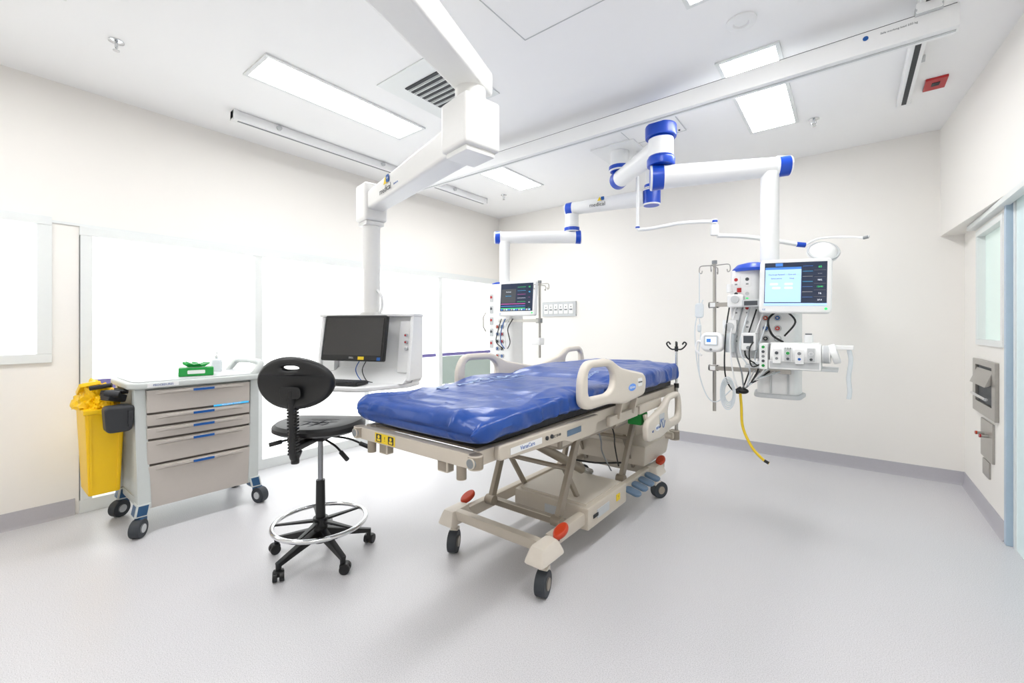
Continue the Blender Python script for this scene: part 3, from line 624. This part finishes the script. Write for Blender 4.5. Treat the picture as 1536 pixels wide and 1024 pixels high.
r=root('equipment_pendant',(-1.70,3.82,H),'white ceiling pendant with blue caps, patient monitor and pumps','medical pendant')
b=B(); b.box((-1.70,3.84,H-.008),(.42,.42,.016),whiteM,bev=.004); b.cyl((-1.70,3.82,2.78),(-1.70,3.82,H-.01),.085,whiteM,seg=32); vj(b,-1.70,3.82,2.76,2.82,.1,blueM); b.done('ceiling_mount',r)
b=B(); A=V((-1.70,3.82,2.69));C=V((-1.10,3.2,2.64)); arm(b,A,C,.075,.08); cap(b,A,C-A,.08,l=.12); b.done('upper_arm',r)
b=B(); vj(b,-1.1,3.2,2.70,2.79,.112,blueM); vj(b,-1.1,3.2,2.55,2.70,.09,whiteM); vj(b,-1.1,3.2,2.49,2.55,.1,blueM); b.done('elbow_joint',r)
b=B(); A=V((-1.12,3.19,2.41));C=V((-.36,3.53,2.42)); arm(b,A,C,.085,.064); cap(b,A,C-A,.088,l=.11); cap(b,C,C-A,.068,l=.1); b.done('lower_arm',r)
b=B(); b.cyl((x0,y0,1.68),(x0,y0,2.38),.058,whiteM,seg=32); b.cyl((x0,y0,1.68),(x0,y0,1.72),.075,lgM,bev=.004); b.done('column',r)
b=B(); b.shape([rpoly([(-.09,-.1),(.14,-.1),(.16,.1),(-.12,.1)],.05)],.88,whiteM,T(x0+.03,y0,1.27),.012)
b.shape([rpoly([(-.11,-.12),(.16,-.12),(.18,.12),(-.14,.12)],.05)],.03,lgM,T(x0+.03,y0,.83),.01)
b.box((x0+.02,y0-.108,1.0),(.012,.01,.3),lgM); b.box((x0+.12,y0-.108,1.0),(.012,.01,.3),lgM)
gas(b,FR((x0-.01,y0-.1,1.36)),(orgM,labB,labB,redM,inkM,whiteM),.07,.07)
b.done('service_column',r)
b=B(); b.shape([rpoly([(-.1,-.09),(.08,-.09),(.08,.09),(-.1,.09)],.04)],.62,whiteM,T(x0-.13,y0-.03,1.39),.012)
b.lathe((x0-.1,y0-.03,1.69),[(.13,0),(.13,.02),(.1,.05),(.04,.065)],blueM)
for i in range(5):
    for j in range(2): M=FR((x0-.19+.07*j,y0-.1205,1.62-.1*i)); b.shape([rr(0,0,.05,.075,.006)],.006,whiteM,M); b.cyl(M@V((0,.012,.003)),M@V((0,.012,.006)),.012,redM if (i*2+j)%5==0 else (sockM if (i+j)%2 else lgM),seg=14); b.q(-.008,-.026,.008,-.016,scrG if i==1 else greyM,M@T(0,0,.003))
b.done('socket_panel',r)
ivpole(r,-.78,3.42,.68,1.77)
for z in(1.46,1.0):
    b=B(); b.box((-.55,3.375,z),(.5,.012,.03),steelM,bev=.002); b.cyl((-.815,3.4,z),(-.745,3.4,z),.022,blackM,bev=.004)
    b.box((-.78,3.39,z),(.05,.05,.045),whiteM,bev=.008); b.done('equipment_rail',r)
monitor(r,-.275,3.3,1.56,.39,.35,1,9,-1.5)
b=B(); M=FR((-.77,3.33,1.19),-8); b.shape([rr(0,0,.16,.14,.05)],.07,whiteM,M,.018); b.shape([rr(0,.012,.1,.075,.012)],.003,lgM,M@T(0,0,.036)); b.q(-.038,-.014,.038,.038,scrW,M@T(0,0,.0375)); b.q(-.03,.0,.0,.025,scrM,M@T(0,0,.0385)); b.cyl(M@V((0,-.052,.034)),M@V((0,-.052,.04)),.009,greyM,seg=14); b.tube(cr([M@V((-.08,0,0)),M@V((-.11,0,0)),M@V((-.12,-.06,0)),M@V((-.08,-.1,0))],5),.008,whiteM,8); b.done('pump_controller',r)
b=B(); b.cyl((-.4,3.27,1.12),(-.13,3.27,1.12),.075,whiteM,seg=32,bev=.012); b.box((-.27,3.265,1.06),(.28,.12,.06),lgM,bev=.01); b.box((-.27,3.29,1.19),(.26,.08,.02),whiteM,bev=.004)
for k2,xx in enumerate((-.36,-.3,-.24,-.18)): b.box((xx,3.192,1.12+(.006 if k2%2 else -.006)),(.045,.012,.09),(whiteM,lgM,whiteM,lgM)[k2],bev=.003); b.cyl((xx,3.188,1.135),(xx,3.178,1.135),.012,(sockM,grnM,greyM,lgM)[k2],seg=16,bev=.002); b.cyl((xx,3.188,1.1),(xx,3.18,1.1),.008,(greyM,sockM,labB,sockM)[k2],seg=14)
b.text('1 2 3',.016,inkM,FR((-.3,3.1835,1.165)))
b.box((-.435,3.25,1.11),(.05,.12,.17),whiteM,bev=.012)
for j in range(5): b.cyl((-.435,3.189,1.17-.03*j),(-.435,3.184,1.17-.03*j),.009,(grnM,sockM,greyM,sockM,grnM)[j],seg=12)
b.cyl((-.13,3.27,1.13),(-.085,3.27,1.13),.055,lgM,seg=28,bev=.008); b.cyl((-.085,3.27,1.13),(-.05,3.27,1.14),.06,whiteM,seg=28,bev=.008); b.box((-.02,3.27,1.175),(.09,.08,.025),whiteM,bev=.006); b.cyl((-.2,3.3,1.2),(-.2,3.3,1.25),.025,whiteM,bev=.004); b.cyl((-.2,3.3,1.245),(-.2,3.3,1.26),.018,sockM,bev=.003); b.done('infusion_pump',r)
b=B(); b.box((-.3,3.33,1.035),(.5,.2,.018),lgM,bev=.004); b.done('shelf',r)
b=B(); b.tube(cr([(-.0,3.26,1.17),(.01,3.255,1.1),(.0,3.25,1.0),(.005,3.25,.92),(-.0,3.25,.87)],6),.012,clearM,10)
b.done('breathing_tube',r,label='clear white breathing tube')
b=B()
for i in range(7): b.tube(cr([(-.66+.04*i,3.37,1.5-.02*i),(-.68+.03*i,3.3,1.25-.03*i),(-.68+.05*i,3.3,.95+.02*i),(-.6+.02*i,3.32,.84+.02*i),(-.54+.03*i,3.36,1.0)],8),.005,(blackM,whiteM,greyM,clearM,blackM,whiteM,clearM)[i],8)
b.tube(cr([(-.36,3.37,1.42),(-.42,3.3,1.35),(-.4,3.3,1.25),(-.34,3.33,1.2)],6),.007,blackM,8); b.tube(cr([(-.32,3.37,1.4),(-.27,3.3,1.33),(-.33,3.3,1.24)],6),.006,blackM,8)
b.tube(cr([(-.85,3.38,1.5),(-.9,3.36,1.3),(-.88,3.36,1.0),(-.82,3.36,.8),(-.75,3.36,.76),(-.66,3.36,.85)],8),.004,clearM,6)
b.tube(cr([(-.42,3.2,1.08),(-.5,3.2,1.04),(-.52,3.22,1.14),(-.5,3.24,1.2)],6),.005,blackM,8)
b.sph((-.57,3.3,.86),(.035,.03,.02),blackM); b.cyl((-.62,3.3,.85),(-.58,3.3,.88),.014,blackM)
b.done('cable',r)
b=B(); b.shape([rr(0,0,.06,.11,.02)],.02,clearM,FR((-.87,3.36,1.42)),.008); b.cyl((-.87,3.36,1.47),(-.87,3.36,1.7),.003,clearM,seg=8); b.tube(cr([(-.87,3.36,1.36),(-.86,3.36,1.25),(-.875,3.36,1.1),(-.87,3.36,.95)],5),.004,clearM,6); b.lathe((-.87,3.36,1.26),[(.004,0),(.014,.01),(.014,.05),(.004,.06)],clearM,14); b.done('drip_bag',r)
b=B()
for i in range(5): b.torus((-.66,3.3,.84),.035+.006*i,.004,clearM,M=RX(90)@T(0,0,.008*i)@MX.Diagonal((.8,1.9,1,1)),n=30,seg=6)
b.done('coiled_tubing',r)
b=B(); b.box((-.66,3.36,1.3),(.09,.08,.1),whiteM,bev=.01); b.cyl((-.66,3.32,1.3),(-.66,3.31,1.3),.03,lgM,seg=20); b.lathe((-.66,3.35,1.12),[(.03,0),(.035,.02),(.035,.11),(.028,.14)],clearM,20); b.done('suction_regulator',r)
b=B(); b.shape([rr(0,0,.1,.09,.015)],.07,whiteM,FR((-.62,3.33,1.48)),.01); b.cyl((-.62,3.295,1.49),(-.62,3.285,1.49),.026,lgM,seg=18); b.cyl((-.66,3.33,1.54),(-.66,3.33,1.6),.02,whiteM,bev=.004); b.cyl((-.6,3.33,1.54),(-.6,3.33,1.57),.014,redM); b.done('flow_meter',r)
b=B(); b.box((-.52,3.31,1.46),(.11,.07,.05),lgM,bev=.008); b.q(-.04,-.015,.04,.015,sockM,FR((-.52,3.2745,1.46))); b.done('module_rack',r)
b=B(); b.box((-.53,3.3,1.2),(.09,.1,.12),whiteM,bev=.012); b.q(-.03,-.02,.03,.03,sockM,FR((-.53,3.2495,1.21))); b.cyl((-.53,3.25,1.16),(-.53,3.24,1.16),.012,greyM,seg=14); b.done('monitor_module',r)
b=B(); pp=cr([(-.6,3.36,.86),(-.59,3.35,.75),(-.58,3.35,.6),(-.52,3.34,.47),(-.45,3.33,.4)],8); b.tube(pp,.009,yel2,10); b.cyl(pp[-1],V(pp[-1])+V((.03,0,-.015)),.01,blackM,bev=.002); b.done('gas_hose',r,label='dangling yellow gas hose')
x0,y0=-2.866,3.535
r=root('equipment_pendant',(-1.54,4.0,H),'white ceiling pendant with blue joints, service tower and monitor','medical pendant')
b=B(); b.box((-1.50,4.12,H-.008),(.3,.12,.016),whiteM,bev=.004); b.cyl((-1.50,4.1,2.5),(-1.50,4.1,H-.016),.055,whiteM,seg=32); vj(b,-1.5,4.1,2.63,2.68,.066,blueM); vj(b,-1.5,4.1,2.47,2.62,.085,blueM); b.done('ceiling_mount',r)
b=B(); A=V((-1.53,4.09,2.55));C=V((-2.33,3.98,2.55)); arm(b,A,C,.078,.064); cap(b,C,C-A,.066,l=.1)
M=TM((-2.0,3.952,2.555),(.9907,.136,0),(.136,-.9907,0)); b.text('medical',.055,inkM,M@T(0,-.02,.003)); b.shape([[(-.02,.015),(.03,.015),(.005,.055)]],.001,logoY,M@T(.02,0,.003)); b.shape([rr(.055,.035,.035,.035,.006)],.001,labB,M@T(0,0,.003)); b.done('upper_arm',r)
b=B(); vj(b,-2.31,3.98,2.36,2.49,.07,whiteM); vj(b,-2.31,3.98,2.3,2.36,.08,blueM); b.done('elbow_joint',r)
b=B(); A=V((-2.25,4.0,2.245));C=V((-2.93,3.5,2.245)); arm(b,A,C,.064,.06); cap(b,A,C-A,.068,l=.08); cap(b,C,C-A,.064,l=.08); b.done('lower_arm',r)
b=B(); b.cyl((x0,y0,1.7),(x0,y0,2.2),.055,whiteM,seg=32); b.done('column',r)
b=B(); b.shape([rpoly([(-.16,-.11),(.15,-.11),(.15,.11),(-.16,.11)],.05)],1.05,whiteM,T(x0+.03,y0,1.22),.012); b.lathe((x0-.07,y0,1.745),[(.08,0),(.08,.015),(.04,.03)],blueM)
gas(b,FR((x0+.0,y0-.11,1.3)),(orgM,inkM,labB,redM,inkM,redM,labB,inkM,orgM,labB),.06,.075)
for i in range(5): M=FR((x0-.09,y0-.1105,1.6-.12*i)); b.shape([rr(0,0,.05,.08,.006)],.006,lgM,M); b.cyl(M@V((0,.01,.003)),M@V((0,.01,.006)),.014,sockM if i%2 else redM,seg=14)
b.tube([(x0-.15,y0-.13,1.25),(x0-.16,y0-.16,1.3),(x0-.16,y0-.16,1.4),(x0-.15,y0-.13,1.45)],.008,steelM,8)
b.done('service_column',r)
monitor(r,-2.56,3.36,1.575,.42,.34,2,8)
ivpole(r,-2.36,3.45,1.0,1.73)
b=B(); b.box((-2.6,3.42,1.36),(.5,.012,.03),steelM,bev=.002); b.box((-2.36,3.44,1.36),(.05,.05,.05),greyM,bev=.006); b.done('equipment_rail',r)
b=B(); b.box((-2.36,3.42,1.16),(.1,.08,.07),whiteM,bev=.01); b.done('pole_clamp',r)
b=B()
for i in range(4): b.tube(cr([(-2.8+.05*i,3.4,1.38),(-2.78+.04*i,3.33,1.28),(-2.82+.06*i,3.34,1.15),(-2.78+.02*i,3.4,1.08)],6),.005,(blackM,labB,whiteM,blackM)[i],8)
b.done('cable',r)
r=root('examination_light',(-1.558,3.924,H),'slim white jointed arm carrying a round examination light','examination light')
b=B(); b.cyl((-1.558,3.9,2.24),(-1.558,3.9,H-.02),.014,whiteM); vj(b,-1.558,3.9,2.21,2.25,.02,blueM); b.done('drop_rod',r)
b=B(); b.tube(cr([(-1.558,3.9,2.21),(-1.45,3.95,2.215),(-1.2,4.06,2.25),(-.96,4.17,2.25)],8),.017,whiteM,12); vj(b,-.95,4.17,2.12,2.22,.035,whiteM); vj(b,-.95,4.17,2.225,2.27,.025,blueM); b.done('upper_arm',r)
b=B(); b.tube(cr([(-.93,4.18,2.12),(-.7,4.32,2.1),(-.36,4.55,2.03)],8),.02,whiteM,12); b.cyl((-.37,4.54,2.03),(-.3,4.58,2.02),.022,blueM,bev=.004); b.done('lower_arm',r)
b=B(); hc=V((-.17,4.55,1.95)); HR=RX(48)@RY(14); HM=T(hc)@HR; k=.8; b.lathe(hc,[(.05*k,.05),(.1*k,.03),(.14*k,-.01),(.145*k,-.03),(.135*k,-.04),(.05*k,-.035)],whiteM,36,M=HR); b.torus(hc,.14*k,.009,lgM,M=HR); b.torus(HM@V((0,0,-.035)),.05,.006,greyM,M=HR)
for i in range(6): a=i*math.pi/3; p=HM@V((.08*math.cos(a),.08*math.sin(a),-.04)); q=HM@V((.08*math.cos(a),.08*math.sin(a),-.046)); b.cyl(p,q,.022,lgM,seg=16)
b.tube(cr([(-.3,4.58,2.02),(-.2,4.6,2.07),(.0,4.56,2.05),(.1,4.5,2.02)],5),.009,whiteM,8); b.cyl((.09,4.5,2.02),(.13,4.49,2.025),.013,greyM,bev=.003); b.done('lamp_head',r)

# ---------------- wall items
b=B(); b.box((-3.14,YB-.012,1.545),(.54,.024,.2),lgM,bev=.004)
for i in range(6): b.shape([rr(-.2+.08*i,0,.062,.13,.006)],.012,offM,FR((-3.14,YB-.026,1.545)),.002); b.q(-.2+.08*i-.022,-.02,-.2+.08*i+.022,.0,greyM,FR((-3.14,YB-.0325,1.545))); b.q(-.2+.08*i-.006,.02,-.2+.08*i+.006,.035,inkM,FR((-3.14,YB-.0325,1.545)))
b.done('power_outlet_panel',label='grey wall panel with six white power outlets',cat='power outlet')
MR=lambda y,z,o=0:TM((XR-.002-o,y,z),(0,-1,0),(-1,0,0))
r=root('steel_towel_dispenser',(XR,4.35,.89),'recessed stainless steel wall dispenser with dark opening','dispenser')
b=B(); b.shape([rr(0,0,.62,.38,.01),rr(.0,.02,.46,.26,.01)],.02,steelM,MR(4.35,.88,.008),.003); b.q(-.23,-.11,.23,.15,sockM,MR(4.35,.88)); b.done('face_plate',r)
b=B(); b.hull([(XR-.01,4.13,.92),(XR-.05,4.13,.9),(XR-.05,4.57,.9),(XR-.01,4.57,.92)],[(XR-.01,4.13,1.0),(XR-.012,4.13,1.01),(XR-.012,4.57,1.01),(XR-.01,4.57,1.0)],steelM,.002); b.cyl((XR-.04,4.15,.82),(XR-.04,4.55,.82),.01,chromeM); b.done('flap',r)
r=root('tap_panel',(XR,4.36,.55),'stainless steel wall plate with two small outlet taps','tap panel')
B().shape([rr(0,0,.32,.26,.008)],.012,steelM,MR(4.3,.53,.004),.002).done('face_plate',r)
for dy,mm in((-.06,redM),(.05,orgM)): b=B(); b.cyl((XR-.01,4.3+dy,.565),(XR-.05,4.3+dy,.565),.01,steelM); b.cyl((XR-.045,4.3+dy,.565),(XR-.058,4.3+dy,.565),.012,mm,bev=.002); b.done('tap',r)
B().shape([rr(0,0,.18,.11,.006)],.01,steelM,MR(4.33,.33,.003),.002).done('blank_plate',label='small blank stainless steel wall plate',cat='wall plate')

w=bpy.data.worlds.new('world'); sc.world=w; w.use_nodes=True; w.node_tree.nodes['Background'].inputs[0].default_value=(1,1,1,1); w.node_tree.nodes['Background'].inputs[1].default_value=.6
cd=bpy.data.cameras.new('camera'); cam=bpy.data.objects.new('camera',cd); link(cam); cam.location=(0,0,1.3); cam.rotation_euler=(R(90),0,R(38.06)); cd.sensor_width=36; cd.lens=36*645/1536; cd.shift_y=-22/1536; cd.clip_start=.02
sc.camera=cam
